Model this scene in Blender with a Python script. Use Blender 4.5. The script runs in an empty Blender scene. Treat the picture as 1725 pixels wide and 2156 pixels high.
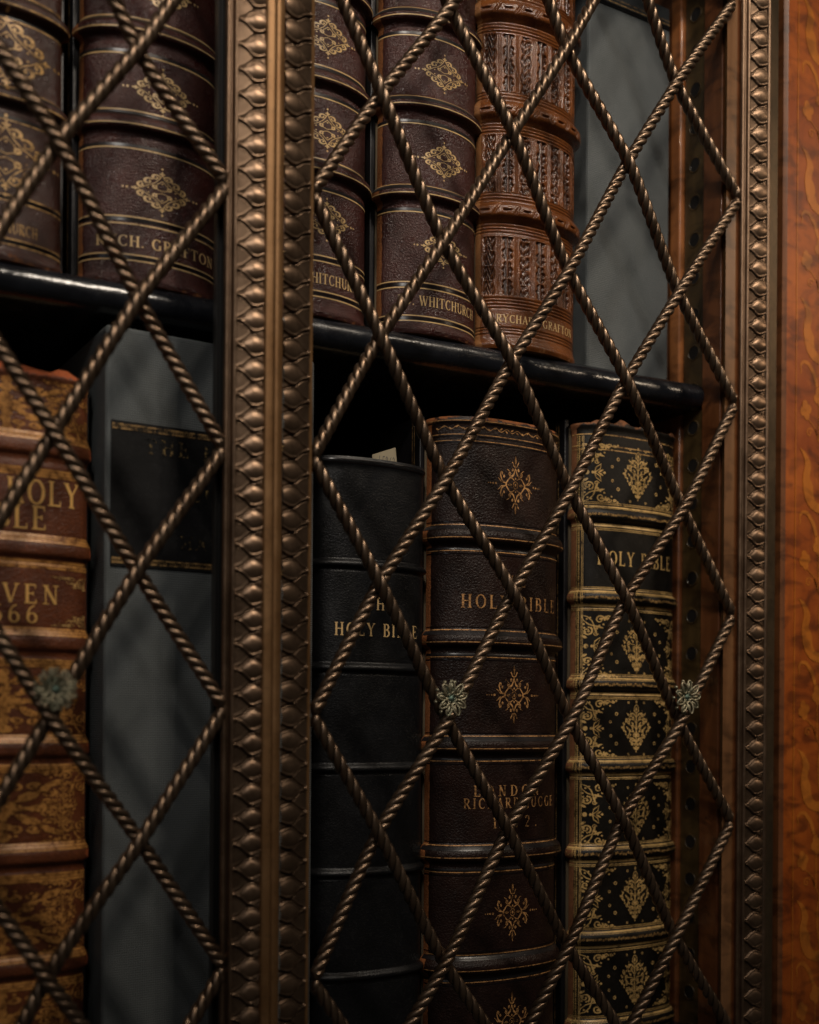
import bpy, math, random
import numpy as np
from mathutils import Matrix, Vector, Euler
random.seed(7)
R = math.radians
S = bpy.context.scene
COL = S.collection

# ------------------------------------------------------------------ camera
FPX, CX, HY = 2516.0, 862.5, 1510.0           # focal length / principal column / horizon row of the photo (1725 px wide copy)
CAM = Vector((-0.358, -0.7023, 0.0))
ROT = Matrix.Rotation(-R(31.5), 3, 'Z') @ Matrix.Rotation(R(90), 3, 'X') @ Matrix.Rotation(R(0.4), 3, 'Z')
cd = bpy.data.cameras.new('camera'); cam = bpy.data.objects.new('camera', cd); COL.objects.link(cam)
cam.matrix_world = Matrix.Translation(CAM) @ ROT.to_4x4()
cd.sensor_fit = 'HORIZONTAL'; cd.sensor_width = 24.0; cd.lens = FPX / 1725 * 24
cd.shift_y = (HY - 1078) / 1725; cd.clip_start = 0.02; cd.clip_end = 50
cd.dof.use_dof = True; cd.dof.focus_distance = 0.90; cd.dof.aperture_fstop = 2.9
S.camera = cam

S.cycles.use_denoising = True      

# ------------------------------------------------------------------ world, lamps, exposure
W = bpy.data.worlds.new('World'); S.world = W; W.use_nodes = True
W.node_tree.nodes['Background'].inputs[0].default_value = (1.0, 0.90, 0.78, 1)
W.node_tree.nodes['Background'].inputs[1].default_value = 0.022
S.view_settings.view_transform = 'Standard'; S.view_settings.look = 'None'
S.view_settings.exposure = 0.1; S.view_settings.gamma = 1.0
def look(o, target):
    o.rotation_euler = (Vector(target) - o.location).to_track_quat('-Z', 'Y').to_euler()
def spot(loc, target, power, col, size, blend=1.0, rad=0.02):
    d = bpy.data.lights.new('spot_lamp', 'SPOT'); d.energy = power; d.color = col
    d.spot_size = R(size); d.spot_blend = blend; d.shadow_soft_size = rad
    o = bpy.data.objects.new('spot_lamp', d); COL.objects.link(o); o.location = loc; look(o, target); return o
def area(loc, target, power, col, sx, sy, spread=180):
    d = bpy.data.lights.new('area_lamp', 'AREA'); d.energy = power; d.color = col
    d.shape = 'RECTANGLE'; d.size = sx; d.size_y = sy; d.spread = R(spread)
    o = bpy.data.objects.new('area_lamp', d); COL.objects.link(o); o.location = loc; look(o, target); return o
for x in (0.06, 0.15, 0.27):
    spot((x, -1.05, 1.45), (0.08 + .3 * (x - .15), 0.0, 0.50), 20.0, (1, .87, .72), 44, 1.0, 0.045)
spot((-0.95, -1.55, 1.25), (0.12, 0, 0.50), 27.0, (1, .93, .86), 44, 1.0, 0.20)
spot((-0.70, -1.10, 1.35), (0.02, 0, 0.52), 22.0, (1, .90, .78), 42, 1.0, 0.05)
spot((0.75, -0.95, 1.50), (0.55, 0, 0.42), 15.0, (1, .84, .66), 42, 1.0, 0.06)
spot((1.10, -0.95, 0.85), (0.64, 0.0, 0.26), 15.0, (1, .78, .56), 40, 1.0, 0.10)
area((-1.25, -0.8, 0.45), (0.1, 0, 0.1), 0.35, (.86, .92, 1.0), 0.3, 0.8)  # added fill with no source of its own, keeps the bottom visible

# ------------------------------------------------------------------ helpers
def at(px, py, Y):
    d = ROT @ Vector(((px - CX) / FPX, -(py - HY) / FPX, -1.0))
    t = (Y - CAM.y) / d.y
    return CAM + d * t
def X(px, Y, py=1000): return at(px, py, Y).x
def empty(name, loc, label=None, cat=None, group=None):
    o = bpy.data.objects.new(name, None); COL.objects.link(o); o.location = loc; o.empty_display_size = .02
    tag(o, label, cat, group); return o
def tag(o, label=None, cat=None, group=None, kind=None):
    for k, v in (('label', label), ('category', cat), ('group', group), ('kind', kind)):
        if v: o[k] = v
    return o
class MB:
    """mesh builder: world coordinates, several material slots, one object"""
    def __init__(s): s.v = []; s.f = []; s.m = []; s.w = []; s.n = 0
    def add(s, verts, faces, mi=0, wear=None):
        verts = np.asarray(verts, float); s.v.append(verts)
        s.f += [tuple(int(i) + s.n for i in f) for f in faces]
        s.m += [mi] * len(faces)
        s.w.append(np.zeros(len(verts)) if wear is None else np.asarray(wear, float))
        s.n += len(verts)
    def grid(s, P, mi=0, wear=None, closed=False):
        """P: (rows, cols, 3)"""
        r, c = P.shape[:2]; f = []
        for i in range(r - 1):
            for j in range(c if closed else c - 1):
                k = (j + 1) % c
                f.append((i * c + j, i * c + k, (i + 1) * c + k, (i + 1) * c + j))
        s.add(P.reshape(-1, 3), f, mi, None if wear is None else wear.reshape(-1))
    def box(s, x0, x1, y0, y1, z0, z1, mi=0, bev=0.0):
        v = [(x, y, z) for z in (z0, z1) for y in (y0, y1) for x in (x0, x1)]
        s.add(v, [(0,2,3,1),(4,5,7,6),(0,1,5,4),(2,6,7,3),(0,4,6,2),(1,3,7,5)], mi)
    def build(s, name, mats, parent=None, smooth=True, angle=40, bevel=0, flat_from=99):
        me = bpy.data.meshes.new(name); V = np.concatenate(s.v)
        o = bpy.data.objects.new(name, me); COL.objects.link(o)
        if parent is not None:
            o.parent = parent; V = V - np.array(parent_world(parent))
        me.from_pydata([tuple(p) for p in V], [], s.f)
        for m in (mats if isinstance(mats, (list, tuple)) else [mats]): me.materials.append(m)
        me.polygons.foreach_set('material_index', s.m)
        if smooth: me.polygons.foreach_set('use_smooth', [q < flat_from for q in s.m])
        a = me.attributes.new('wear', 'FLOAT', 'POINT'); a.data.foreach_set('value', np.concatenate(s.w))
        me.update()
        if smooth and angle < 180:
            me.set_sharp_from_angle(angle=R(angle))
        if bevel:
            b = o.modifiers.new('bevel', 'BEVEL'); b.width = bevel; b.segments = 3; b.limit_method = 'ANGLE'
        return o
def parent_world(p):
    v = Vector(p.location)
    while p.parent: p = p.parent; v = v + p.location
    return v

# ------------------------------------------------------------------ materials
class NT:
    def __init__(s, name):
        s.m = bpy.data.materials.new(name); s.m.use_nodes = True; s.t = s.m.node_tree
        s.b = s.t.nodes['Principled BSDF']; s.co = s.t.nodes.new('ShaderNodeTexCoord').outputs['Object']
    def n(s, typ, **k):
        nd = s.t.nodes.new(typ)
        for a, v in k.items():
            if a.startswith('i_'):
                key = a[2:]; key = int(key) if key.isdigit() else key
                s.set(nd.inputs[key], v)
            else: setattr(nd, a, v)
        return nd
    def set(s, inp, v):
        if hasattr(v, 'is_output'): s.t.links.new(v, inp)
        else:
            if inp.type == 'RGBA' and isinstance(v, tuple) and len(v) == 3: v = (*v, 1)
            inp.default_value = v
    def map(s, sc=(1, 1, 1), rot=(0, 0, 0)):
        return s.n('ShaderNodeMapping', i_0=s.co, i_2=rot, i_3=sc).outputs[0]
    def noise(s, scale, detail=4, rough=.55, vec=None, dist=0.0):
        return s.n('ShaderNodeTexNoise', i_Vector=vec if vec is not None else s.co, i_Scale=scale, i_Detail=detail, i_Roughness=rough, i_Distortion=dist).outputs[0]
    def vor(s, scale, vec=None, feature='F1', rnd=1.0):
        nd = s.n('ShaderNodeTexVoronoi', feature=feature, i_Vector=vec if vec is not None else s.co, i_Scale=scale, i_Randomness=rnd); return nd.outputs[0]
    def ramp(s, fac, a, b, c0=(0, 0, 0), c1=(1, 1, 1)):
        r = s.n('ShaderNodeValToRGB', i_0=fac); e = r.color_ramp.elements
        e[0].position = a; e[1].position = b; e[0].color = (*c0, 1); e[1].color = (*c1, 1); return r.outputs[0]
    def mix(s, fac, a, b, bt='MIX'):
        nd = s.n('ShaderNodeMix', data_type='RGBA', blend_type=bt)
        s.set(nd.inputs[0], fac); s.set(nd.inputs[6], a); s.set(nd.inputs[7], b); return nd.outputs[2]
    def math(s, op, a, b=0.0, c=None):
        nd = s.n('ShaderNodeMath', operation=op); s.set(nd.inputs[0], a); s.set(nd.inputs[1], b)
        if c is not None: s.set(nd.inputs[2], c)
        return nd.outputs[0]
    def attr(s, name='wear'): return s.n('ShaderNodeAttribute', attribute_name=name).outputs['Fac']
    def bump(s, h, strength=.3, dist=.001, prev=None):
        nd = s.n('ShaderNodeBump', i_Strength=strength, i_Distance=dist, i_Height=h)
        if prev is not None: s.set(nd.inputs['Normal'], prev)
        return nd.outputs[0]
    def out(s, color=None, rough=None, metal=None, normal=None, spec=None, coat=None):
        for k, v in (('Base Color', color), ('Roughness', rough), ('Metallic', metal), ('Normal', normal), ('Specular IOR Level', spec), ('Coat Weight', coat)):
            if v is not None: s.set(s.b.inputs[k], v)
        return s.m

def leather(name, c0, c1, worn=(.30, .12, .035), rough=.38, grain=900, gs=.35, wearbias=.0, scuff=.15, spec=.5):
    t = NT(name)
    big = t.noise(28, 5, .6); fine = t.noise(420, 4, .6)
    base = t.mix(t.ramp(big, .33, .68), c0, c1)
    base = t.mix(t.math('MULTIPLY', t.ramp(fine, .52, .72), .35), base, tuple(min(1, x * 1.9 + .01) for x in c1))
    w = t.attr()
    wn = t.noise(150, 6, .72); wn2 = t.noise(46, 3, .6)
    m = t.math('ADD', t.math('MULTIPLY', w, .55), t.math('MULTIPLY', t.math('ADD', wn, t.math('MULTIPLY', wn2, .5)), .62))
    wm = t.ramp(m, .735 - wearbias, .80 - wearbias)
    wc = t.mix(t.noise(500, 3), worn, tuple(x * .35 for x in worn))
    # scratches: stretched fine lines
    sc = t.noise(60, 6, .8, t.map((9, 9, 1.2)))
    col = t.mix(wm, base, wc)
    col = t.mix(t.math('MULTIPLY', t.ramp(sc, .66, .74), scuff), col, tuple(min(1, x * 3 + .05) for x in c1))
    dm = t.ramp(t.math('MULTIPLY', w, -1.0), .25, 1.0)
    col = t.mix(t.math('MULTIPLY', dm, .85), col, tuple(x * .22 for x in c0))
    pv = t.vor(grain * .80, t.mix(.0010, t.co, t.n('ShaderNodeTexNoise', i_Scale=300.0).outputs[1]), 'DISTANCE_TO_EDGE')
    crease = t.noise(300, 2, .5, t.map((1, 1, 1.7)), .8)
    h = t.math('ADD', t.math('MULTIPLY', t.ramp(pv, 0.0, .28), .55), t.math('MULTIPLY', crease, .8))
    h = t.math('SUBTRACT', h, t.math('MULTIPLY', wm, .6))
    rg = t.math('ADD', rough, t.math('ADD', t.math('MULTIPLY', wm, .4), t.math('MULTIPLY', t.math('SUBTRACT', t.noise(70, 4, .6), .5), .35)))
    return t.out(col, rg, None, t.bump(h, min(1, gs * 1.0), .0008), spec)
def gold(name, col=(.68, .46, .21), under=(.05, .02, .012), lo=.36, hi=.50, rough=.36):
    t = NT(name)
    n1 = t.noise(260, 5, .7); n2 = t.noise(900, 2)
    m = t.ramp(t.math('ADD', t.math('MULTIPLY', n1, .75), t.math('MULTIPLY', n2, .25)), lo, hi)
    c = t.mix(n2, col, tuple(x * .75 for x in col))
    c = t.mix(m, under, c)
    t.set(t.b.inputs['Metallic'], t.math('MULTIPLY', t.math('SUBTRACT', 1.0, m), .42))
    return t.out(c, rough, None, t.bump(n1, .35, .0006))
def bronze(name, c0, c1, rough=.34, bump=.25, sc=60, metal=.9, dark=(.02, .015, .012)):
    t = NT(name)
    a = t.noise(sc, 6, .65); b = t.noise(sc * 9, 4, .65)
    col = t.mix(t.ramp(a, .35, .7), c0, c1)
    col = t.mix(t.math('MULTIPLY', t.ramp(b, .55, .75), .45), col, dark)
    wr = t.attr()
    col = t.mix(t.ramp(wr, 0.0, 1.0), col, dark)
    rg = t.math('ADD', rough - .12, t.math('MULTIPLY', a, .28))
    return t.out(col, rg, metal, t.bump(t.math('ADD', b, a), bump, .0006))
def wood(name, c0, c1, stretch=(14, 14, 1.2), sc=9, rough=.3, coat=.25, cross=False):
    t = NT(name)
    v = t.map(stretch)
    a = t.noise(sc, 7, .62, v, .4); f = t.noise(12, 3, .5, t.map((3.2, 3.2, 6)) , .8)
    g = t.noise(90, 4, .7, t.map((1, 1, .12)) if not cross else t.map((.12, .12, 1)))
    col = t.mix(t.ramp(a, .36, .66), c0, c1)
    col = t.mix(t.math('MULTIPLY', t.ramp(f, .46, .66), .75), col, tuple(x * .35 for x in c0))
    col = t.mix(t.math('MULTIPLY', t.ramp(g, .5, .75), .3), col, tuple(x * .3 for x in c0))
    return t.out(col, t.math('ADD', rough, t.math('MULTIPLY', a, .15)), None, t.bump(g, .12, .0004), .5, coat)

M = {}
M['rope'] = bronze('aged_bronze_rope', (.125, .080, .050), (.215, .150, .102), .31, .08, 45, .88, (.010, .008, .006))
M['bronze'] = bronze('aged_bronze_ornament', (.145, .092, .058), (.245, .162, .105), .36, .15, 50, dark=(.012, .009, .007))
M['bronze_flat'] = bronze('brushed_bronze', (.19, .095, .036), (.28, .155, .068), .44, .10, 22, .65, (.05, .028, .015))
M['bronze_dark'] = bronze('dark_bronze', (.07, .05, .03), (.12, .08, .045), .38, .2, 30, .7)
M['verdigris'] = bronze('verdigris_brass', (.24, .24, .165), (.46, .39, .265), .40, .5, 160, .75, (.05, .12, .105))
M['lacquer'] = (lambda t: t.out(t.mix(t.ramp(t.noise(30, 5), .5, .9), (.006, .007, .010), (.02, .022, .028)), t.math('ADD', .04, t.math('MULTIPLY', t.noise(26, 5, .7), .42)), None, t.bump(t.noise(22, 5, .6), .45, .004), .7))(NT('black_lacquer'))
M['cover_black'] = (lambda t: t.out((.010, .009, .010), .42, None, t.bump(t.noise(500, 4), .3, .0006), .4))(NT('black_board'))
M['pages'] = (lambda t: t.out(t.mix(t.noise(800, 2, .5, t.map((1, .05, .05))), (.30, .23, .14), (.12, .08, .045)), .8))(NT('old_paper_edges'))
M['paper'] = (lambda t: t.out(t.mix(t.noise(90, 4), (.34, .30, .21), (.24, .20, .13)), .8))(NT('old_paper_slip'))
M['ink'] = (lambda t: t.out((.03, .03, .05), .7))(NT('ink'))
M['w_side'] = wood('red_brown_cabinet_wood', (.13, .042, .014), (.21, .075, .024), (9, 9, .8), 7, .34, .15)
M['w_edge'] = wood('orange_lit_wood', (.30, .10, .028), (.40, .15, .045), (9, 9, .8), 8, .35, .1)  # lit look of the corner bead put into a brighter wood colour
M['w_panel'] = wood('flamed_satinwood', (.27, .052, .0045), (.44, .105, .009), (3, 3, 4), 6, .36, .05)
M['w_inlay'] = wood('pale_inlay_wood', (.46, .135, .013), (.54, .17, .018), (4, 4, 1.5), 12, .30, .25)
M['brown_gloss'] = wood('brown_varnished_frame', (.14, .062, .024), (.22, .105, .042), (9, 9, .6), 6, .28, .4)
M['groove'] = (lambda t: t.out((.022, .021, .020), .40, .3))(NT('blackened_groove'))  # near-black colour given to the recessed lip and groove
M['w_back'] = (lambda t: t.out((.012, .010, .010), .6))(NT('dark_back_panel'))
M['strip'] = wood('dark_brass_brown_strip', (.060, .036, .012), (.10, .06, .02), (9, 9, .8), 10, .38, .1)
M['hole'] = (lambda t: t.out((.004, .003, .003), .7))(NT('dark_hole'))
def linen(name):
    t = NT(name)
    w1 = t.n('ShaderNodeTexWave', wave_type='BANDS', bands_direction='Z', i_Vector=t.co, i_Scale=205.0, i_Distortion=1.6, i_Detail=3.0).outputs[1]
    w2 = t.n('ShaderNodeTexWave', wave_type='BANDS', bands_direction='X', i_Vector=t.co, i_Scale=205.0, i_Distortion=1.6, i_Detail=3.0).outputs[1]
    w = t.math('ADD', w1, t.math('MULTIPLY', w2, .6))
    n = t.noise(26, 5, .6)
    sl = t.noise(80, 5, .75, t.map((1, 1, 12)))
    c = t.mix(t.ramp(n, .1, .95), (.100, .109, .110), (.200, .212, .212))
    c = t.mix(t.math('MULTIPLY', t.ramp(w, .1, 1.3), .80), c, (.055, .065, .070))
    c = t.mix(t.math('MULTIPLY', t.ramp(sl, .55, .75), .12), c, (.24, .26, .26))
    return t.out(c, .8, None, t.bump(w, .6, .0006), .3)
M['linen'] = linen('grey_linen')
M['lea_purple'] = leather('aubergine_morocco', (.024, .0056, .0045), (.050, .0125, .0095), (.34, .12, .032), .31, 640, .60, .0, .15, .38)
M['lea_purple2'] = leather('dark_brown_purple_morocco', (.026, .0085, .0055), (.050, .017, .011), (.34, .12, .032), .32, 700, .50, .0, .15, .38)
M['lea_russet'] = leather('russet_carved_calf', (.080, .023, .0055), (.165, .052, .012), (.36, .15, .045), .22, 700, .30, .0)
M['lea_brown'] = leather('near_black_brown_morocco', (.0085, .0036, .0026), (.018, .0072, .0048), (.38, .13, .04), .40, 520, .42, .02, .22, .32)
M['lea_black'] = leather('plain_black_goatskin', (.0030, .0032, .0038), (.0065, .0068, .0078), (.03, .025, .02), .36, 620, .25, -.2, .04, .38)
M['lea_ornate'] = leather('black_ornate_morocco', (.0045, .0038, .0030), (.009, .007, .005), (.34, .14, .06), .42, 900, .2, .0, .1, .3)
M['lea_calf'] = leather('worn_chestnut_calf', (.075, .020, .007), (.150, .042, .013), (.55, .12, .025), .40, 500, .40, .03)
M['lea_label'] = leather('black_label_leather', (.0035, .0035, .004), (.007, .007, .0075), (.05, .03, .02), .5, 900, .15, -.1, .05, .2)
M['gold'] = gold('gold_tooling', lo=.30, hi=.44)
M['gold_worn'] = gold('worn_gold_tooling', (.70, .42, .15), (.05, .02, .012), .38, .56)
M['gold_dull'] = gold('dull_bronze_gold_tooling', (.58, .30, .11), (.03, .012, .008), .36, .54, .42)
M['gold_rich'] = gold('rich_gold_tooling', (.74, .48, .18), (.05, .028, .012), .33, .50, .33)
M['gold_calf'] = gold('warm_rubbed_gold', (.62, .29, .075), (.10, .030, .010), .37, .54)
M['gold_label'] = gold('dim_label_gold', (.40, .24, .09), (.01, .008, .006), .42, .58, .42)
M['gold_letters'] = gold('rubbed_gold_lettering', (.80, .46, .14), (.12, .04, .012), .30, .44)
M['gold_dots'] = gold('almost_lost_gold', (.42, .28, .10), (.01, .01, .01), .50, .62, .4)
M['fillet'] = (lambda t: t.out((.014, .012, .013), .30, None, t.bump(t.noise(400, 3), .2, .0004), .6))(NT('blackened_fillet'))
M['blind'] = (lambda t: t.out((.008, .005, .005), .22, None, None, .6))(NT('blind_tooled_line'))

# ------------------------------------------------------------------ stroke drawing (s, z) plane -> list of (poly verts, faces)
class Draw:
    def __init__(s): s.P = []; s.F = []; s.n = 0; s.Lr = []
    def _add(s, v, f, lay=None):
        s.Lr += list(lay) if lay is not None else [(len(s.F) * 7 + 1) % 23] * len(v)
        s.P += list(v); s.F += [tuple(i + s.n for i in q) for q in f]; s.n += len(v)
    def stroke(s, pts, w0, w1=None, wm=None):
        pts = np.asarray(pts, float); n = len(pts)
        if n < 2: return
        d = np.gradient(pts, axis=0); L = np.linalg.norm(d, axis=1, keepdims=True); L[L == 0] = 1; d = d / L
        nrm = np.stack([-d[:, 1], d[:, 0]], 1); t = np.linspace(0, 1, n)
        w1 = w0 if w1 is None else w1
        w = w0 + (w1 - w0) * t if wm is None else (w0 * (1 - t) + w1 * t) + wm * 4 * t * (1 - t)
        a = pts + nrm * w[:, None] / 2; b = pts - nrm * w[:, None] / 2
        v = np.empty((2 * n, 2)); v[0::2] = a; v[1::2] = b
        s._add(v.tolist(), [(2 * i, 2 * i + 1, 2 * i + 3, 2 * i + 2) for i in range(n - 1)])
    def line(s, x0, y0, x1, y1, w, w1=None, n=2):
        t = np.linspace(0, 1, n)[:, None]
        s.stroke(np.array([x0, y0]) * (1 - t) + np.array([x1, y1]) * t, w, w1)
    def dot(s, x, y, r, n=9, ry=None):
        ry = ry or r; a = np.arange(n) * 2 * math.pi / n
        s._add(np.stack([x + r * np.cos(a), y + ry * np.sin(a)], 1).tolist(), [tuple(range(n))])
    def ring(s, x, y, r, w, n=14, ry=None):
        a = np.linspace(0, 2 * math.pi, n + 1); ry = ry or r
        s.stroke(np.stack([x + r * np.cos(a), y + ry * np.sin(a)], 1), w)
    def curl(s, x, y, r, a0, turns, w0, w1, tail=0.0, ta=0.0, n=16):
        t = np.linspace(0, 1, n); a = a0 + turns * 2 * math.pi * t; rr = r * (1 - .78 * t)
        p = np.stack([x + rr * np.cos(a), y + rr * np.sin(a)], 1)
        s.stroke(p, w0, w1); s.dot(p[-1, 0], p[-1, 1], w0 * .75, 7)
    def leaf(s, x, y, a, L, w):
        c, sn = math.cos(a), math.sin(a); t = np.linspace(0, 1, 7)
        p = np.stack([x + c * L * t, y + sn * L * t], 1)
        s.stroke(p, w * .15, w * .1, w * .8)
    def poly(s, pts): s._add([tuple(p) for p in pts], [tuple(range(len(pts)))])
    def xform(s, dx, dy, sx=1, sy=1):
        o = Draw(); o.P = [(p[0] * sx + dx, p[1] * sy + dy) for p in s.P]
        o.F = [tuple(reversed(f)) if sx * sy < 0 else f for f in s.F]; o.n = s.n; o.Lr = list(s.Lr); return o
    def merge(s, o):
        k = len(s.F) * 5 % 23; s._add(o.P, o.F, [(l + k) % 23 for l in o.Lr])
def mir4(q):
    d = Draw()
    for sx in (1, -1):
        for sy in (1, -1): d.merge(q.xform(0, 0, sx, sy))
    return d
def mir2(q):
    d = Draw(); d.merge(q); d.merge(q.xform(0, 0, -1, 1)); return d

def arc(cx, cy, rx, ry, a0, a1, n=14):
    a = np.radians(np.linspace(a0, a1, n)); return np.stack([cx + rx * np.cos(a), cy + ry * np.sin(a)], 1)
def lozenge(hw, hh):
    """filigree diamond of scrolls, half width hw, half height hh"""
    q = Draw()
    for (x, y, r, a0, tr) in ((.20, .66, .15, 2.6, -.95), (.44, .43, .165, 2.3, -.95), (.68, .21, .14, 1.9, -.95), (.22, .22, .10, -2.2, .9)):
        q.curl(x, y, r, a0, tr, .055, .030, n=13); q.stroke(arc(x, y, r * .93, r * .93, math.degrees(a0) , math.degrees(a0) + tr * 200, 9), .02, .02, .05)
    q.stroke([(0, .84), (.10, .62), (.20, .46), (.36, .30), (.52, .20), (.66, .08), (.84, 0)], .035, .025)
    q.stroke([(0, .05), (.14, .10), (.22, .20), (.18, .34), (.05, .48), (0, .54)], .028)
    q.leaf(.86, 0, 0, .16, .08); q.leaf(.84, .0, 1.0, .11, .07)
    q.leaf(0, .84, 1.57, .16, .08); q.leaf(.0, .84, .6, .12, .07)
    q.dot(0, .40, .035); q.dot(.46, .12, .03)
    d = mir4(q)
    o = d.xform(0, 0, hw, hh)
    for sg in (-1, 1):
        o.dot(sg * hw * 1.14, 0, hw * .042, 8, hw * .042); o.dot(sg * hw * 1.27, 0, hw * .034, 8)
        o.dot(0, sg * hh * 1.13, hh * .055, 8)
    return o
def arabesque(hw, hh):
    q = Draw()
    q.stroke([(0, .56), (.05, .44), (.10, .34), (.22, .27)], .03, .075)                       # waisted stems up
    q.curl(.30, .36, .085, -2.4, 1.15, .035, .02); q.stroke([(.34, .44), (.40, .48), (.47, .50)], .035, .012)
    q.stroke([(.06, .16), (.18, .22), (.30, .24), (.42, .13), (.50, .05)], .03, .055)
    q.stroke([(.50, .04), (.62, .06), (.74, .14), (.80, .30), (.76, .40), (.70, .38), (.70, .30)], .03, .03, .035)
    q.stroke([(.62, .06), (.76, .07), (.88, .17), (.94, .20)], .05, .012)
    q.ring(0, 0, .12, .035); q.dot(.0, .22, .035); q.dot(.62, .26, .05); q.dot(.16, .50, .055)
    q.leaf(.20, .0, 0, .22, .10); q.dot(.50, 0, .05); q.dot(0, 0, .05)
    q.stroke([(0, .58), (0, .66)], .07, .03); q.leaf(0, .66, 1.57, .30, .11)
    q.stroke([(.02, .60), (.09, .62), (.13, .70), (.18, .76)], .03, .05)
    d = mir4(q).xform(0, 0, hw, hh)
    for sg in (-1, 1):
        for k, (x, r) in enumerate(((1.03, .055), (1.17, .042), (1.29, .034), (1.40, .028))):
            d.dot(sg * hw * x, 0, hw * r, 8)
    return d
def foliate_oval(hw, hh, seed):
    rng = random.Random(seed); q = Draw()
    q.stroke([(0, -.95), (.02, -.4), (.01, .2), (0, .72)], .02, .06)
    q.stroke([(0, .62), (.13, .70), (.15, .85), (.05, .96), (0, .97)], .03)
    q.dot(0, .80, .07); q.dot(0, 1.1, .06)
    for k in range(9):
        y = .55 - k * .17; wmax = (1 - abs(y - .12) / 1.05)
        for j in range(3):
            x = wmax * (.24 + j * .33) + rng.uniform(-.04, .04); yy = y + rng.uniform(-.04, .04)
            if x > .93: continue
            if (k + j) % 2: q.curl(x, yy, .095, rng.uniform(0, 6), rng.choice((-1, 1)) * 1.0, .045, .02)
            else: q.dot(x, yy, .045); q.dot(x + .07, yy + .05, .03)
    for k in range(5):
        y0 = -.55 + k * .25
        q.stroke([(0, y0), (.16, y0 + .16), (.40, y0 + .18), (.62 - .25 * abs(k - 2) / 2, y0 + .30)], .035, .02)
    for t in np.linspace(0, 1, 8):
        q.dot(.95 * t, (1 - t) * .80 + .05, .038)
        q.dot(.95 * t, -(1 - t) * 1.0 + .05, .038)
    return mir2(q).xform(0, 0, hw, hh)
def corner(w, h):
    """corner piece growing from (0,0) into +x,+y"""
    q = Draw()
    q.stroke([(0.03, .03), (.25, .10), (.42, .28), (.50, .50)], .03, .05); q.stroke([(.03, .03), (.10, .25), (.28, .42), (.50, .50)], .03, .05)
    q.curl(.25, .72, .20, -1.0, 1.2, .07, .03); q.curl(.72, .22, .20, .2, -1.2, .07, .03)
    q.leaf(.48, .48, .25, .40, .09); q.leaf(.48, .48, 1.25, .40, .09)
    q.leaf(.05, .92, .5, .22, .12); q.leaf(.92, .05, 1.0, .22, .12); q.dot(.60, .60, .05)
    q.curl(.55, .82, .10, 0, 1, .04, .02); q.curl(1.05, .14, .12, 0, -1, .05, .02); q.curl(1.28, .09, .08, 0, 1, .05, .02)
    for (x, y) in ((.22, .20), (.35, .14), (.12, .42), (.30, .56), (.70, .48), (.86, .42), (1.16, .28), (1.42, .06), (.14, .58)): q.dot(x, y, .04)
    q.leaf(.2, .72, 2.2, .16, .10); q.leaf(.72, .22, -.5, .16, .10)
    return q.xform(0, 0, w, h)
def sprig(w):
    q = Draw(); q.line(0, 0, 1.0, 0, .05, .04)
    q.dot(0, 0, .13, 9); q.dot(1.0, 0, .07); q.dot(.32, 0, .08)
    q.stroke([(.42, 0), (.50, .28), (.80, .48), (.74, .20), (.42, 0)], .05); q.stroke([(.42, 0), (.50, -.28), (.80, -.48), (.74, -.20), (.42, 0)], .05)
    q.leaf(.62, 0, .5, .35, .10); q.leaf(.62, 0, -.5, .35, .10)
    return q.xform(0, 0, w, w)
def starburst(hw, hh, seed=1):
    rng = random.Random(seed); q = Draw(); q.dot(0, 0, .13, 10)
    for k in range(8):
        a = k * math.pi / 4; c, s_ = math.cos(a), math.sin(a); L = 1.0 if k % 2 == 0 else 1.22
        for t in np.linspace(.16, .92, 12):
            r = .055 + .05 * math.sin(t * 9 + k) ** 2
            q.dot(c * L * t + rng.uniform(-.025, .025), s_ * L * t + rng.uniform(-.025, .025), r * rng.uniform(.7, 1.2), 7)
        q.curl(c * L * .62 - s_ * .15, s_ * L * .62 + c * .15, .12, a, 1, .06, .03); q.curl(c * L * .62 + s_ * .15, s_ * L * .62 - c * .15, .12, a, -1, .06, .03)
        q.leaf(c * L * .75, s_ * L * .75, a, .28, .16)
    for k in range(16):
        a = k * math.pi / 8 + .2; q.dot(math.cos(a) * .9, math.sin(a) * .85, .035, 7)
    return q.xform(0, 0, hw, hh)

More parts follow.
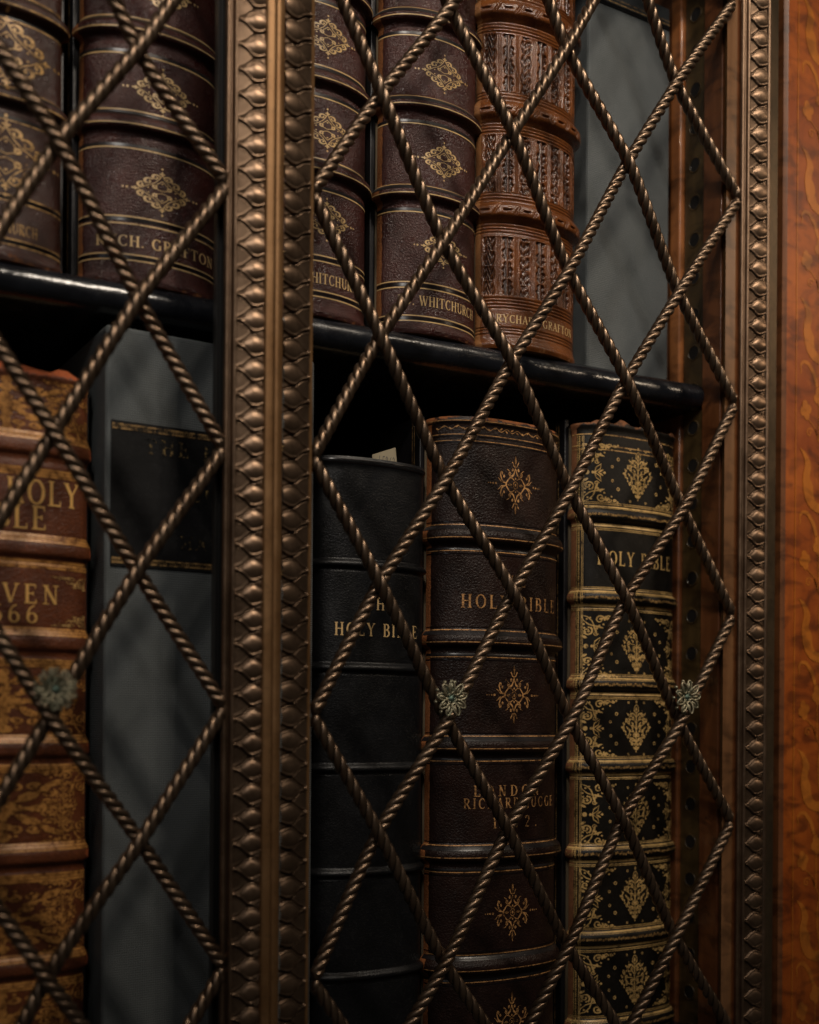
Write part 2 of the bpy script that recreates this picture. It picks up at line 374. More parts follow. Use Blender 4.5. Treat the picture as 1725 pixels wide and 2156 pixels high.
# ------------------------------------------------------------------ roman capitals
T_, t_ = .17, .07
def bowl(d, cx, cy, rx, ry, a0, a1, n=16):
    p = arc(cx, cy, rx, ry, a0, a1, n); a = np.radians(np.linspace(a0, a1, n)); w = t_ + (T_ - t_) * np.abs(np.cos(a)) ** 1.5
    g = np.gradient(p, axis=0); g /= np.linalg.norm(g, axis=1, keepdims=True); nn = np.stack([-g[:, 1], g[:, 0]], 1)
    v = np.empty((2 * n, 2)); v[0::2] = p + nn * w[:, None] / 2; v[1::2] = p - nn * w[:, None] / 2
    d._add(v.tolist(), [(2 * i, 2 * i + 1, 2 * i + 3, 2 * i + 2) for i in range(n - 1)])
def glyph(ch):
    d = Draw(); L = d.line
    def stem(x, y0=0, y1=1, w=T_, top=True, bot=True):
        L(x, y0, x, y1, w)
        if top: L(x - .16, y1 - .03, x + .16, y1 - .03, .055)
        if bot: L(x - .16, y0 + .03, x + .16, y0 + .03, .055)
    def ser(x, y): L(x - .14, y, x + .14, y, .055)
    W = .8
    if ch == 'H': stem(.18); stem(.72); L(.18, .52, .72, .52, t_); W = .9
    elif ch == 'O': bowl(d, .46, .5, .36, .47, 0, 360, 26); W = .92
    elif ch == 'L': stem(.18); L(.18, .035, .66, .035, t_); L(.64, .0, .64, .24, t_, .03); W = .72
    elif ch == 'Y': L(.12, .97, .42, .48, T_); L(.74, .97, .42, .48, t_); stem(.42, 0, .5, top=False); ser(.12, .97); ser(.74, .97); W = .86
    elif ch == 'B': stem(.18); bowl(d, .34, .76, .26, .215, -90, 90); bowl(d, .36, .27, .30, .245, -90, 90); L(.15, .965, .36, .965, t_); L(.15, .525, .38, .525, t_); L(.15, .03, .38, .03, t_); W = .76
    elif ch == 'I': stem(.18); W = .38
    elif ch == 'E': stem(.18); [L(.18, y, x, y, t_) for y, x in ((.965, .62), (.52, .50), (.035, .66))]; L(.61, .97, .61, .78, t_, .03); L(.65, .03, .65, .24, t_, .03); L(.49, .42, .49, .62, t_ * .8); W = .74
    elif ch == 'T': stem(.40, top=False); L(.05, .965, .75, .965, t_); L(.06, .97, .06, .76, t_, .03); L(.74, .97, .74, .76, t_, .03); W = .82
    elif ch == 'N': stem(.16, w=t_, ); L(.14, .97, .72, .03, T_); stem(.72, w=t_, bot=False); W = .88
    elif ch == 'R': stem(.18); bowl(d, .34, .75, .27, .225, -90, 90); L(.15, .965, .36, .965, t_); L(.15, .525, .38, .525, t_); L(.36, .52, .72, .03, T_); ser(.74, .03); W = .82
    elif ch == 'C': bowl(d, .46, .5, .36, .47, 48, 312, 22); L(.70, .97, .70, .72, t_, .04); L(.70, .24, .72, .12, t_, .03); W = .82
    elif ch == 'G': bowl(d, .46, .5, .36, .47, 48, 330, 22); L(.70, .97, .70, .72, t_, .04); L(.72, .05, .72, .42, T_ * .9); ser(.70, .43); W = .90
    elif ch == 'D': stem(.18); bowl(d, .34, .5, .40, .465, -90, 90, 20); L(.15, .965, .36, .965, t_); L(.15, .035, .36, .035, t_); W = .88
    elif ch == 'A': L(.10, .03, .42, .99, t_); L(.42, .99, .74, .03, T_); L(.22, .35, .62, .35, t_); ser(.10, .03); ser(.74, .03); W = .84
    elif ch == 'U': stem(.18, .3, 1, bot=False); L(.70, .3, .70, 1, t_); ser(.70, .97); bowl(d, .44, .33, .26, .31, 180, 360, 14); W = .86
    elif ch == 'V': L(.10, .97, .42, .01, T_); L(.74, .97, .42, .01, t_); ser(.10, .97); ser(.74, .97); W = .84
    elif ch == 'W': L(.08, .97, .34, .01, T_); L(.58, .97, .34, .01, t_); L(.50, .97, .78, .01, T_); L(1.04, .97, .78, .01, t_); ser(.08, .97); ser(.55, .97); ser(1.04, .97); W = 1.12
    elif ch == 'J': L(.30, .1, .30, .97, T_); ser(.30, .97); bowl(d, .16, .10, .14, .16, 180, 360, 8); W = .46
    elif ch == 'F': stem(.18); L(.18, .965, .62, .965, t_); L(.18, .52, .5, .52, t_); L(.61, .97, .61, .76, t_, .03); W = .68
    elif ch == 'M': stem(.14, w=t_); L(.14, .97, .46, .05, T_); L(.78, .97, .46, .05, t_); stem(.80); W = .96
    elif ch == '1': stem(.22, top=False); L(.06, .82, .22, .96, t_); W = .42
    elif ch == '5': bowl(d, .28, .30, .24, .29, -150, 105, 14); L(.18, .52, .18, .97, t_); L(.18, .94, .52, .94, T_ * .8); W = .6
    elif ch == '6': bowl(d, .32, .28, .24, .27, 0, 360, 18); d.stroke(arc(.50, .38, .42, .60, 95, 185), t_, T_ * .8); W = .66
    elif ch == '7': L(.06, .93, .56, .93, T_ * .8); d.stroke([(.55, .93), (.36, .5), (.26, 0)], t_, T_); W = .6
    elif ch == '2': bowl(d, .28, .72, .22, .25, -30, 170, 12); L(.46, .60, .06, .06, t_); L(.06, .06, .56, .06, T_ * .7); W = .62
    elif ch == '.': d.dot(.12, .07, .075); W = .28
    elif ch == ' ': W = .42
    return d, W
def text(s, size, spacing=.10, squeeze=1.0):
    o = Draw(); x = 0
    for ch in s:
        g, w = glyph(ch); o.merge(g.xform(x, 0, 1, 1)); x += w + spacing
    x -= spacing
    return o.xform(-x / 2 * size * squeeze, -size / 2, size * squeeze, size), x * size * squeeze

# ------------------------------------------------------------------ books
ZSHELF = 0.2847; ZLOW = -0.262
class Book:
    def __init__(s, name, label, cpx, yf, a, b, ztop, zbot, mat, group, cover='cover_black', flat=2.0, topx=None):
        s.yf, s.a, s.b, s.ztop, s.zbot, s.mat = yf, a, b, ztop, zbot, mat
        s.cpx = cpx; s.cx = at(cpx, 900, yf).x
        s.root = empty(name, (s.cx, yf + b, zbot), label, 'book', group)
        ph = np.linspace(-math.pi / 2, math.pi / 2, 721); e = 2.0 / flat
        x = a * np.sign(np.sin(ph)) * np.abs(np.sin(ph)) ** e; y = -b * np.abs(np.cos(ph)) ** e
        d = np.hypot(np.diff(x), np.diff(y)); cum = np.concatenate([[0], np.cumsum(d)])
        s.S = cum[-1]; s.cum = cum - s.S / 2; s.x = x; s.y = y
        s.bands = []; s.draws = []; s.jw = .9; s.hf = None
    def z(s, py): return at(s.cpx, py, s.yf).z
    def band(s, py, h=.0034, w=.0042): s.bands.append((s.z(py), h, w))
    def prof(s, z):
        z = np.asarray(z, float); h = np.zeros_like(z)
        for zb, hb, w in s.bands:
            d = (z - zb) / w; dd = np.where(d > 0, d / 1.35, d)
            h = h + hb * np.exp(-np.abs(dd) ** np.where(d > 0, 2.6, 5.0)) - .0005 * np.exp(-((np.abs(d) - 1.75) / .30) ** 2)
        # head and tail caps swell
        h = h + .0016 * np.exp(-((z - s.ztop + .003) / .003) ** 2) + .0016 * np.exp(-((z - s.zbot - .003) / .003) ** 2)
        return h
    def surf(s, sv, z, off=0.0):
        sv = np.asarray(sv, float); z = np.asarray(z, float)
        sc = np.clip(sv, s.cum[0], s.cum[-1])
        x = np.interp(sc, s.cum, s.x); y = np.interp(sc, s.cum, s.y)
        e = s.S * .004
        xa = np.interp(np.clip(sc + e, s.cum[0], s.cum[-1]), s.cum, s.x) - np.interp(np.clip(sc - e, s.cum[0], s.cum[-1]), s.cum, s.x)
        ya = np.interp(np.clip(sc + e, s.cum[0], s.cum[-1]), s.cum, s.y) - np.interp(np.clip(sc - e, s.cum[0], s.cum[-1]), s.cum, s.y)
        L = np.hypot(xa, ya) + 1e-12; nx, ny = ya / L, -xa / L
        h = s.prof(z) + off
        if s.hf is not None: h = h + s.hf(sv, z)
        return np.stack([s.cx + x + nx * h, s.yf + s.b + y + ny * h, z + 0 * x], -1)
    def gold(s, d, dx=0, z=None, mat='gold', sx=1, sy=1, off=.00022):
        s.draws.append((d.xform(dx, z if z is not None else 0, sx, sy), mat, off))
    def rule(s, py, w=.0007, mat='gold', off=.00022, dz=0, m=.0):
        d = Draw(); z = s.z(py) + dz; n = 41; k = s.S / 2 * (.985 - m)
        d.stroke(np.stack([np.linspace(-k, k, n), np.full(n, z)], 1), w); s.draws.append((d, mat, off))
    def text(s, txt, py, size, mat='gold', dx=0, spacing=.10, squeeze=1.0):
        d, w = text(txt, size, spacing, squeeze); s.gold(d, dx, s.z(py), mat)
    def build(s, ns=44, dz=.0009, wear=None, boards=True, capnoise=0.0):
        nz = int((s.ztop - s.zbot) / dz); zz = np.linspace(s.zbot, s.ztop, nz); ss = np.linspace(-s.S / 2, s.S / 2, ns)
        G, Z = np.meshgrid(ss, zz)
        P = s.surf(G, Z)
        rng = np.random.RandomState(int(abs(s.cx) * 1e4) % 1000)
        edge = np.interp(ss, np.linspace(-s.S / 2, s.S / 2, 18), rng.uniform(-1, 1, 18)) * capnoise
        P[-1, :, 2] += edge; P[-2, :, 2] += edge * .5
        dd = s.S / 2 - np.abs(G)
        w = 1.0 * np.exp(-(dd / .0040) ** 2) + 1.0 * np.exp(-((G + s.S / 2) / .0060) ** 4) * s.jw
        for zb, hb, bw in s.bands: w = w + .24 * np.exp(-((Z - zb) / (bw * .9)) ** 2)
        w = w + .55 * np.exp(-((s.ztop - Z) / .005) ** 2) + .45 * np.exp(-((Z - s.zbot) / .006) ** 2)
        if wear is not None: w = w + wear(G, Z)
        mb = MB(); mb.grid(P, 0, w)
        # closed head and tail
        for row, fl in ((P[0], False), (P[-1], True)):
            c = np.vstack([row, [[s.cx + s.a, s.yf + s.b + .004, row[-1, 2]], [s.cx - s.a, s.yf + s.b + .004, row[0, 2]]]])
            f = tuple(range(len(c))); mb.add(c, [f if fl else tuple(reversed(f))], 0, np.full(len(c), .7))
        mats = [M[s.mat]]; idx = {}
        for q, (d, mt, off) in enumerate(s.draws):
            if not d.P: continue
            if mt not in idx: idx[mt] = len(mats); mats.append(M[mt])
            p = np.array(d.P); keep = np.abs(p[:, 0]) <= s.S / 2 * .992
            P2 = s.surf(p[:, 0], p[:, 1], off + np.array(d.Lr) * 7e-6 + (q % 9) * 2e-6)
            mb.add(P2, [f for f in d.F if all(keep[i] for i in f)], idx[mt])
        sp = mb.build('spine', mats, s.root, angle=60, flat_from=1)
        if boards:
            yj = s.yf + s.b
            for sg in (-1, 1):
                b = MB(); x0 = s.cx + sg * (s.a - .001); x1 = s.cx + sg * (s.a + .0035)
                b.box(min(x0, x1), max(x0, x1), yj + .0045, yj + .20, s.zbot, s.ztop + .004)
                b.build('board', M['cover_black'], s.root, bevel=.0008)
                # fillet lines on the board near the joint
                g = MB(); xo = x1 + sg * .0003
                for yy in (.012, .0150):
                    g.add([(xo, yj + yy, s.zbot), (xo, yj + yy + .0006, s.zbot), (xo, yj + yy + .0006, s.ztop), (xo, yj + yy, s.ztop)], [(0, 1, 2, 3)])
                g.build('gold_fillet', M['gold_worn'], s.root, smooth=False)
            pg = MB(); pg.box(s.cx - s.a + .0015, s.cx + s.a - .0015, yj + .005, yj + .195, s.zbot + .004, s.ztop - .003)
            pg.build('page_block', M['pages'], s.root)
        return sp
def band_lines(B, up, ridge, low, mat='gold', w=.0008, ridge_line=True):
    for k in range(5): B.rule(up, .00062, 'fillet', dz=-.0012 - k * .0006)
    for k in range(3): B.rule(low, .00062, 'fillet', dz=.0012 + k * .0006)
    B.rule(up, w, mat); pass
    if ridge_line: B.rule(ridge, w * .9, mat, dz=-.0014)
    B.rule(low, w, mat)

GU = 'leather-bound folios on the upper shelf'; GL = 'bibles on the lower shelf'
ZT = 0.64
def lozbook(name, label, cpx, yf, a, b, mat, bands, loz, lines, txt, ty, tsize, lz, tsq=1.0, tdx=0, gm='gold', bh=.0052):
    B = Book(name, label, cpx, yf, a, b, ZT, ZSHELF, mat, GU)
    for up, rg, lo in bands: B.band(rg, bh, .0042); band_lines(B, up, rg, lo, gm)
    L = lozenge(*lz)
    for y in loz: B.gold(L, 0, B.z(y), gm)
    for y in lines: B.rule(y, .0008, gm)
    for y in lines[::2]: B.rule(y + 6, .0022, 'blind')
    B.text(txt, ty, tsize, gm, tdx, .10, tsq)
    return B
b1 = lozbook('leather_book', 'dark brown folio with large gold scrolls, leftmost on the upper shelf', 8, .069, .0385, .017, 'lea_purple2',
             [(-20, 8, 37), (180, 203, 250)], [105, 326], [408, 420, 500, 512], 'WHITCHURCH', 476, .0068, (.029, .022), .66, gm='gold_worn')
b1.build()
b2 = lozbook('leather_book', 'wide purple-brown folio lettered RYCH. GRAFTON, just left of the bronze door stile', 338, .064, .048, .027, 'lea_purple',
             [(-150, -122, -80), (50, 76, 127), (245, 275, 324)], [-20, 195, 405], [467, 482, 546, 558], 'RYCH. GRAFTON', 518, .0072, (.0205, .0136), 1.08, gm='gold')
b2.build()
b3 = lozbook('leather_book', 'purple folio half hidden behind the right edge of the bronze door stile', 685, .056, .043, .026, 'lea_purple',
             [(-60, -35, 8), (140, 168, 207), (337, 360, 402)], [76, 273, 462], [540, 552, 615, 627], 'ED. WHITCHURCH', 588, .0074, (.0190, .0132), .76, gm='gold')
b3.build()
b4 = lozbook('leather_book', 'purple-brown folio lettered ED. WHITCHURCH standing left of the russet carved book', 931, .0475, .0425, .026, 'lea_purple',
             [(-152, -137, -98), (32, 47, 86), (216, 231, 270), (401, 417, 455)], [-30, 155, 340, 524], [602, 614, 672, 683], 'ED. WHITCHURCH', 640, .0074, (.0185, .0124), .80, gm='gold')
b4.build()

# russet carved book
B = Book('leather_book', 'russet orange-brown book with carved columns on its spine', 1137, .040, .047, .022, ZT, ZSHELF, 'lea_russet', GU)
bands5 = (-171, 39, 249, 459)
for y in bands5: B.band(y, .0052, .0056)
pz = [(B.z(y + 48), B.z(y + 210 - 42)) for y in bands5[:-1]] + [(B.z(510), B.z(632))]
grooves = []
for y in bands5: grooves += [B.z(y + k) for k in (22, 29, 36, 43, -20, -27, -34, -40)]
grooves += [B.z(y) for y in (638, 645, 652, 659, 700, 706, 713)]
colx = np.linspace(-.052, .052, 9)[1:-1]
def hf5(sv, z):
    h = np.zeros(np.broadcast(sv, z).shape)
    for g in grooves: h = h - .0007 * np.exp(-((z - g) / .00055) ** 2)
    for lo, hi in ((p[1], p[0]) for p in pz):
        inside = (z > lo) & (z < hi)
        u = (z - lo) / (hi - lo)
        for k, cx in enumerate(np.linspace(-.044, .044, 7)):
            d = sv - cx
            if k % 2 == 0:   # stamped block columns
                wv = .0042 + .0007 * np.sin(u * 22 + k)
                m = 1 / (1 + np.exp((np.abs(d) - wv) / .00022))
                pat = .5 + .5 * np.sin(u * 46 + 3 * np.sin(d * 900 + k)) * np.cos(d * 1150)
                seg = (np.abs(((u * 4.0 + .1 * k) % 1) - .5) > .44)
                h = h + inside * m * (-.0016 + .0013 * pat + .0005 * seg)
            else:            # knobbed stems
                r = .0013 + .0024 * np.abs(np.sin(u * math.pi * 3.5)) ** .8 + .0007 * np.sin(u * 60)
                m = 1 / (1 + np.exp((np.abs(d) - r) / .00022))
                h = h + inside * m * (-.0016 + .0010 * np.exp(-(d / .0012) ** 2))
        for cx in np.linspace(-.0367, .0367, 6):   # double lines between
            for q in (-.0011, 0, .0011): h = h - inside * .00045 * np.exp(-((sv - cx - q) / .00030) ** 2)
    # dashes and double slashes on the bands
    for y in bands5:
        zb = B.z(y)
        for k in range(-4, 5):
            cx = k * .0155
            h = h - .0015 * np.exp(-((z - zb) / .0007) ** 4) * np.exp(-((sv - cx) / .0030) ** 6)
            for q in (-.0009, .0009):
                dd = sv - (cx + .00775 + q) - (z - zb) * .55
                h = h - .0009 * np.exp(-(dd / .00035) ** 2) * np.exp(-((z - zb) / .0042) ** 4)
    return h
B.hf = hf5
B.text('RYCHARD GRAFTON', 681, .0062, 'gold', 0, .10, .90)
def dirt(G, Z): return .10 + 0 * G
B.build(ns=300, dz=.00042, wear=lambda G, Z: np.clip(hf5(G, Z) / .0011, -1, 0) * .95)  # carved recesses coloured darker with depth

# lower shelf: brown gilt calf
def gl_lines(B, ys, w, mat, gap=.0014, n=2):
    for y in ys:
        for k in range(n): B.rule(y, w, mat, dz=(k - (n - 1) / 2) * gap)
B = Book('leather_book', 'worn chestnut book with heavy gold panels and red edges, leftmost on the lower shelf', 12, .066, .0545, .014, at(12, 768, .066).z, ZLOW, 'lea_calf', GL, flat=2.8)
for y in (933, 1150, 1350, 1578, 1808, 2044): B.band(y, .0028, .0050)
gl_lines(B, (910, 987, 1128, 1183, 1327, 1394, 1556, 1619, 1787, 1853, 2022, 2081), .0015, 'gold_calf', .0019, 3)
for y, h in ((850, .018), (1475, .021), (1703, .022), (1938, .022), (2150, .020)):
    B.gold(starburst(.044, h * .95, int(y)), .0, B.z(y), 'gold_calf'); B.gold(foliate_oval(.010, h * .85, int(y)), .038, B.z(y), 'gold_calf'); B.gold(foliate_oval(.012, h * .9, int(y) + 1), -.036, B.z(y), 'gold_calf')
    for sx in (-1, 1):
        for sy in (-1, 1): B.gold(corner(.024, .015), sx * -.0575, B.z(y) - sy * h * 1.05, 'gold_calf', sx, sy)
B.text('THE HOLY', 1029, .0158, 'gold_letters', .003, .14, .78)
B.text('BIBLE', 1084, .0150, 'gold_letters', 0, .16, .86)
B.text('ROVEN', 1247, .0122, 'gold_letters', .003, .28, .95)
B.text('1566', 1290, .0110, 'gold_letters', .002, .35, 1.0)
for yy in (1205, 1315):
    for sx in (-1, 1): B.gold(corner(.018, .008), sx * -.055, B.z(yy) , 'gold_worn', sx, 1 if yy > 1250 else -1)
B.build(wear=lambda G, Z: .34 * np.exp(-((G - B.S * .5) / .007) ** 2) + .15 * np.exp(-((Z - B.ztop) / .007) ** 2), capnoise=.003)

# black plain bible
B = Book('leather_book', 'plain black goatskin book lettered THE HOLY BIBLE immediately right of the bronze stile', 803, .056, .0475, .024, at(803, 968, .056).z, ZLOW, 'lea_black', GL, flat=2.5)
for y in (1192, 1408, 1618, 1836, 2052): B.band(y, .0030, .0022)
B.rule(982, .0007, 'blind'); B.rule(975, .0005, 'blind')
B.text('THE', 1272, .0092, 'gold', 0, .16, .85)
B.text('HOLY BIBLE', 1327, .0095, 'gold', 0, .24, .80)
B.jw = 0; B.build(wear=lambda G, Z: 0 * G - .2)
LB3 = B
# dark brown 1572 bible
B = Book('leather_book', 'very dark brown book lettered THE HOLY BIBLE and LONDON RICHARD JUGGE 1572', 1084, .044, .0600, .032, at(1084, 888, .044).z, ZLOW, 'lea_brown', GL, flat=2.3)
for u, r, l in ((1112, 1136, 1166), (1330, 1352, 1386), (1550, 1572, 1602), (1776, 1797, 1832), (2003, 2030, 2060)):
    B.band(r, .0052, .0050); band_lines(B, u, r, l, 'gold_dull', .0007)
    B.rule(u, .0007, 'blind', dz=.0022); B.rule(l, .0009, 'blind', dz=-.0022)
for y in (897, 925, 938): B.rule(y, .0006, 'gold_dull'); B.rule(y + 4, .0007, 'blind')
v = Draw(); k = np.linspace(-.065, .065, 160); v.stroke(np.stack([k, .0012 * np.sin(k * 620)], 1), .0005)
for q in np.arange(-.065, .066, .0051): v.leaf(q, 0, .6 if int(q * 1e4) % 2 else -.6, .0028, .0014)
B.gold(v, 0, B.z(911), 'gold_dull')
A = arabesque(.0175, .0235)
for y in (1022, 1464, 1920, 2150): B.gold(A, .001, B.z(y), 'gold_dull')
B.text('THE', 1224, .0084, 'gold_dull', 0, .25, .95)
B.text('HOLY BIBLE', 1270, .0105, 'gold_dull', .002, .28, .92)
B.text('I', 1298, .0070, 'gold_dull', -.013)
B.text('LONDON.', 1664, .0084, 'gold_dull', 0, .50, .95)
B.text('RICHARD JUGGE', 1690, .0080, 'gold_dull', .003, .30, .84)
B.text('1572.', 1730, .0090, 'gold_dull', .004, .70, .9)
B.build(wear=lambda G, Z: .16 * (G < -B.S * .47) + .02)
# ornate black and gold bible
B = Book('leather_book', 'black book crowded with gold ornament, crumbling at the top, rightmost on the lower shelf', 1344, .048, .0535, .021, at(1341, 897, .048).z, ZLOW, 'lea_ornate', GL, flat=2.6)
for u, r, l in ((1071, 1092, 1117), (1247, 1264, 1284), (1427, 1443, 1467), (1598, 1615, 1634), (1777, 1793, 1814), (1952, 1970, 1991), (2134, 2152, 2174)):
    B.band(r, .0040, .0042)
    for y, sg in ((u, 1), (l, -1)):
        B.rule(y, .0013, 'gold_rich', dz=-sg * .0014); B.rule(y, .0006, 'gold_rich', dz=sg * .0008); B.rule(y, .0005, 'gold_rich', dz=sg * .0021)
    tt = Draw()
    for q in np.arange(-B.S / 2, B.S / 2, .0012): tt.dot(q, 0, .00045, 5)
    B.gold(tt, 0, B.z(u) - .0028, 'gold_rich'); B.gold(tt, 0, B.z(l) + .0026, 'gold_rich')
    tt = Draw(); rg = random.Random(r)
    for q in np.arange(-B.S / 2, B.S / 2, .0021): tt.curl(q, rg.uniform(-.0007, .0007), .0011, rg.uniform(0, 6), rg.choice((1, -1)), .0005, .0003)
    B.gold(tt, 0, B.z(r), 'gold_worn')
for y in (925, 948, 956): B.rule(y, .0008, 'gold_worn')
for i, (y, h) in enumerate(((1004, .0235), (1364, .0250), (1534, .0230), (1712, .0245), (1886, .0240), (2062, .0240))):
    zc = B.z(y); B.gold(foliate_oval(.0165, h * .88, 11 if i % 2 else 12), 0, zc, 'gold_rich')
    for sx in (-1, 1):
        for sy in (-1, 1): B.gold(corner(.0225, .0190), sx * -.0535, zc - sy * (h * 1.04), 'gold_rich', sx, sy)
        B.gold(sprig(.0150), sx * -.0490, zc, 'gold_rich', sx, 1)
        dd = Draw()
        for (qx, qy, rr) in ((.021, .012, .0015), (.027, .0055, .0012), (.0265, -.006, .0012), (.021, -.0125, .0015), (.0085, .0215, .0010), (.0085, -.0215, .0010)):
            dd.ring(qx, qy, rr * .8, rr * .5, 9)
        B.gold(dd, 0, zc, 'gold_rich', sx, 1)
for sx in (-1, 1):                       # vertical toothed roll along both joints
    dd = Draw(); xx = sx * (B.S / 2 - .0065)
    for z0, z1 in ((ZLOW + .01, B.ztop - .012),):
        for off, w in ((0, .0004), (sx * -.0042, .0005), (sx * -.0053, .0004)):
            dd.line(xx + off, z0, xx + off, z1, w, n=220)
        for q in np.arange(z0, z1, .0014): dd.dot(xx - sx * .0018, q, .00085, 6, .0005)
    B.gold(dd, 0, 0, 'gold_rich')
B.text('HOLY BIBLE', 1180, .0118, 'gold_rich', .001, .17, .80)
B.build(wear=lambda G, Z: .05 * np.exp(-((Z - B.ztop + .001) / .012) ** 2) + .25 * (G < -B.S * .46), capnoise=.0045)

# ------------------------------------------------------------------ linen boxes
def box_thing(name, label, x0, x1, yf, zb, zt, depth=.2):
    r = empty(name, ((x0 + x1) / 2, yf, zb), label, 'box', 'grey linen book boxes')
    m = MB(); m.box(x0, x1, yf, yf + depth, zb, zt); m.build('case', M['linen'], r, angle=30, bevel=.0022); return r
YB = .062
r = box_thing('slipcase', 'grey linen book box with black label, on the lower shelf behind the left door', X(222, YB), X(662, YB), YB, ZLOW, at(330, 700, YB).z)
m = MB(); m.box(X(233, YB), X(646, YB), YB - .0009, YB + .001, at(330, 1199, YB).z, at(330, 895, YB).z)
lb = m.build('label', M['lea_label'], r, bevel=.0004); lb['label'] = 'black leather label with thin gold border'
x0, x1, z0, z1 = X(235, YB), X(644, YB), at(330, 1195, YB).z, at(330, 899, YB).z
def flat_draw(name, d, y, mat, parent, flipx=False):
    mm = MB(); p = np.array(d.P); mm.add(np.stack([p[:, 0], y - np.array(d.Lr) * 8e-6, p[:, 1]], 1), d.F); return mm.build(name, mat, parent, smooth=False)
for z_, sg in ((z0, 1), (z1, -1)):
    d = Draw()
    for k_ in (.0015, .0042): d.line(x0, z_ + sg * k_, x1, z_ + sg * k_, .0011)
    for q in np.arange(x0, x1, .0016): d.dot(q, z_ + sg * .0028, .0005, 6)
    flat_draw('gold_tooling', d, YB - .0012, M['gold_label'], lb)
for word, px_, py_, sz in (('THE HOLY', 430, 955, .0100), ('BIBLE', 460, 1050, .0085), ('MATTHEW', 480, 1152, .0085)):
    d = Draw(); t1, _ = text(word, sz, .3, 1); d.merge(t1.xform(X(px_, YB), at(px_, py_, YB).z))
    flat_draw('lettering', d, YB - .0012, M['gold_dots'], lb)
YU = .070
XWALL = X(1476, .034)
r = box_thing('slipcase', 'grey linen book box on the upper shelf between russet book and side wall', X(1233, YU), XWALL - .004, YU, ZSHELF, .62)
m = MB(); m.box(X(1240, YU), XWALL - .006, YU - .0009, YU + .001, at(1330, 26, YU).z, .60); lb = m.build('label', M['lea_label'], r)
d = Draw(); z = at(1330, 22, YU).z; d.line(X(1241, YU), z, XWALL - .006, z, .0009); d.line(X(1241, YU), z + .003, XWALL - .006, z + .003, .0006)
flat_draw('gold_tooling', d, YU - .0012, M['gold_worn'], lb)

# paper slip sticking out behind the black book
p0 = at(812, 985, .085)
r = empty('paper_slip', (p0.x, .085, LB3.ztop - .04), 'small cream paper slip with handwritten number sticking up behind the plain black book', 'paper')
m = MB(); s0 = at(786, 975, .085); s1 = at(846, 990, .085); t0 = at(784, 957, .085); t1 = at(833, 942, .085)
m.add([(s0.x, .085, LB3.ztop - .03), (s1.x, .085, LB3.ztop - .03), (t1.x, .085, t1.z), (t0.x, .085, t0.z), (s0.x, .0853, LB3.ztop - .03), (s1.x, .0853, LB3.ztop - .03), (t1.x, .0853, t1.z), (t0.x, .0853, t0.z)],
      [(0, 1, 2, 3), (7, 6, 5, 4), (3, 2, 6, 7), (0, 3, 7, 4), (1, 5, 6, 2)])
ps = m.build('sheet', M['paper'], r, smooth=False)
d = Draw(); x = 0
for gph in ('1', '5', '9', '6', '2'):
    g = Draw()
    if gph == '1': g.stroke([(.2, 0), (.25, 1)], .09)
    elif gph == '5': g.stroke([(.6, 1), (.25, .95), (.2, .6), (.5, .55), (.55, .2), (.3, 0), (.1, .1)], .09)
    elif gph == '9': g.stroke([(.5, .8), (.3, 1), (.12, .8), (.3, .55), (.5, .8), (.45, .3), (.3, -.1)], .09)
    elif gph == '6': g.stroke([(.5, 1), (.2, .6), (.12, .2), (.35, 0), (.5, .25), (.3, .45), (.15, .3)], .09)
    else: g.stroke([(.1, .8), (.3, 1), (.5, .8), (.3, .4), (.1, 0), (.6, .05)], .09)
    d.merge(g.xform(x, 0)); x += .72
c = at(797, 977, .0848); flat_draw('handwriting', d.xform(c.x, c.z - .001, .0042, .0075), .0848, M['ink'], ps)

# ------------------------------------------------------------------ shelves and cabinet
def shelf(name, label, z, th, fl, fr, xl, xr):
    r = empty(name, ((xl + xr) / 2, fr, z - th), label, 'shelf', 'black lacquered shelves')
    n = 10; prof = [(0.36, z)] ; mm = MB()
    xs = np.linspace(xl, xr, 60); rows = []
    for x_ in xs:
        f = fl + (fr - fl) * (x_ - xl) / (xr - xl); rr = th / 2
        pts = [(x_, .36, z), (x_, f + rr, z)]
        for k in range(1, n): a = math.pi / 2 + math.pi * k / n; pts.append((x_, f + rr + rr * math.cos(a), z - rr + rr * math.sin(a)))
        pts += [(x_, f + rr, z - th), (x_, .36, z - th)]
        rows.append(pts)
    mm.grid(np.array(rows)); mm.build('board', M['lacquer'], r, angle=60); return r
XL = -0.36
shelf('shelf', 'glossy black shelf carrying the upper row of tall leather folios', ZSHELF, .022, .076, .030, XL, XWALL - .0005)
shelf('shelf', 'black shelf under the lower row of bibles, below the bottom of the photo', ZLOW, .013, .06, .024, XL, XWALL - .0005)

cab = empty('cabinet', (XWALL, .1, -.30), 'wooden bookcase with bronze rope lattice doors and an orange inlaid front panel', 'bookcase')
Z0, Z1 = -.34, .66
m = MB(); m.box(XL, XWALL + .02, .36, .37, Z0, Z1); m.build('back_panel', M['w_back'], cab)
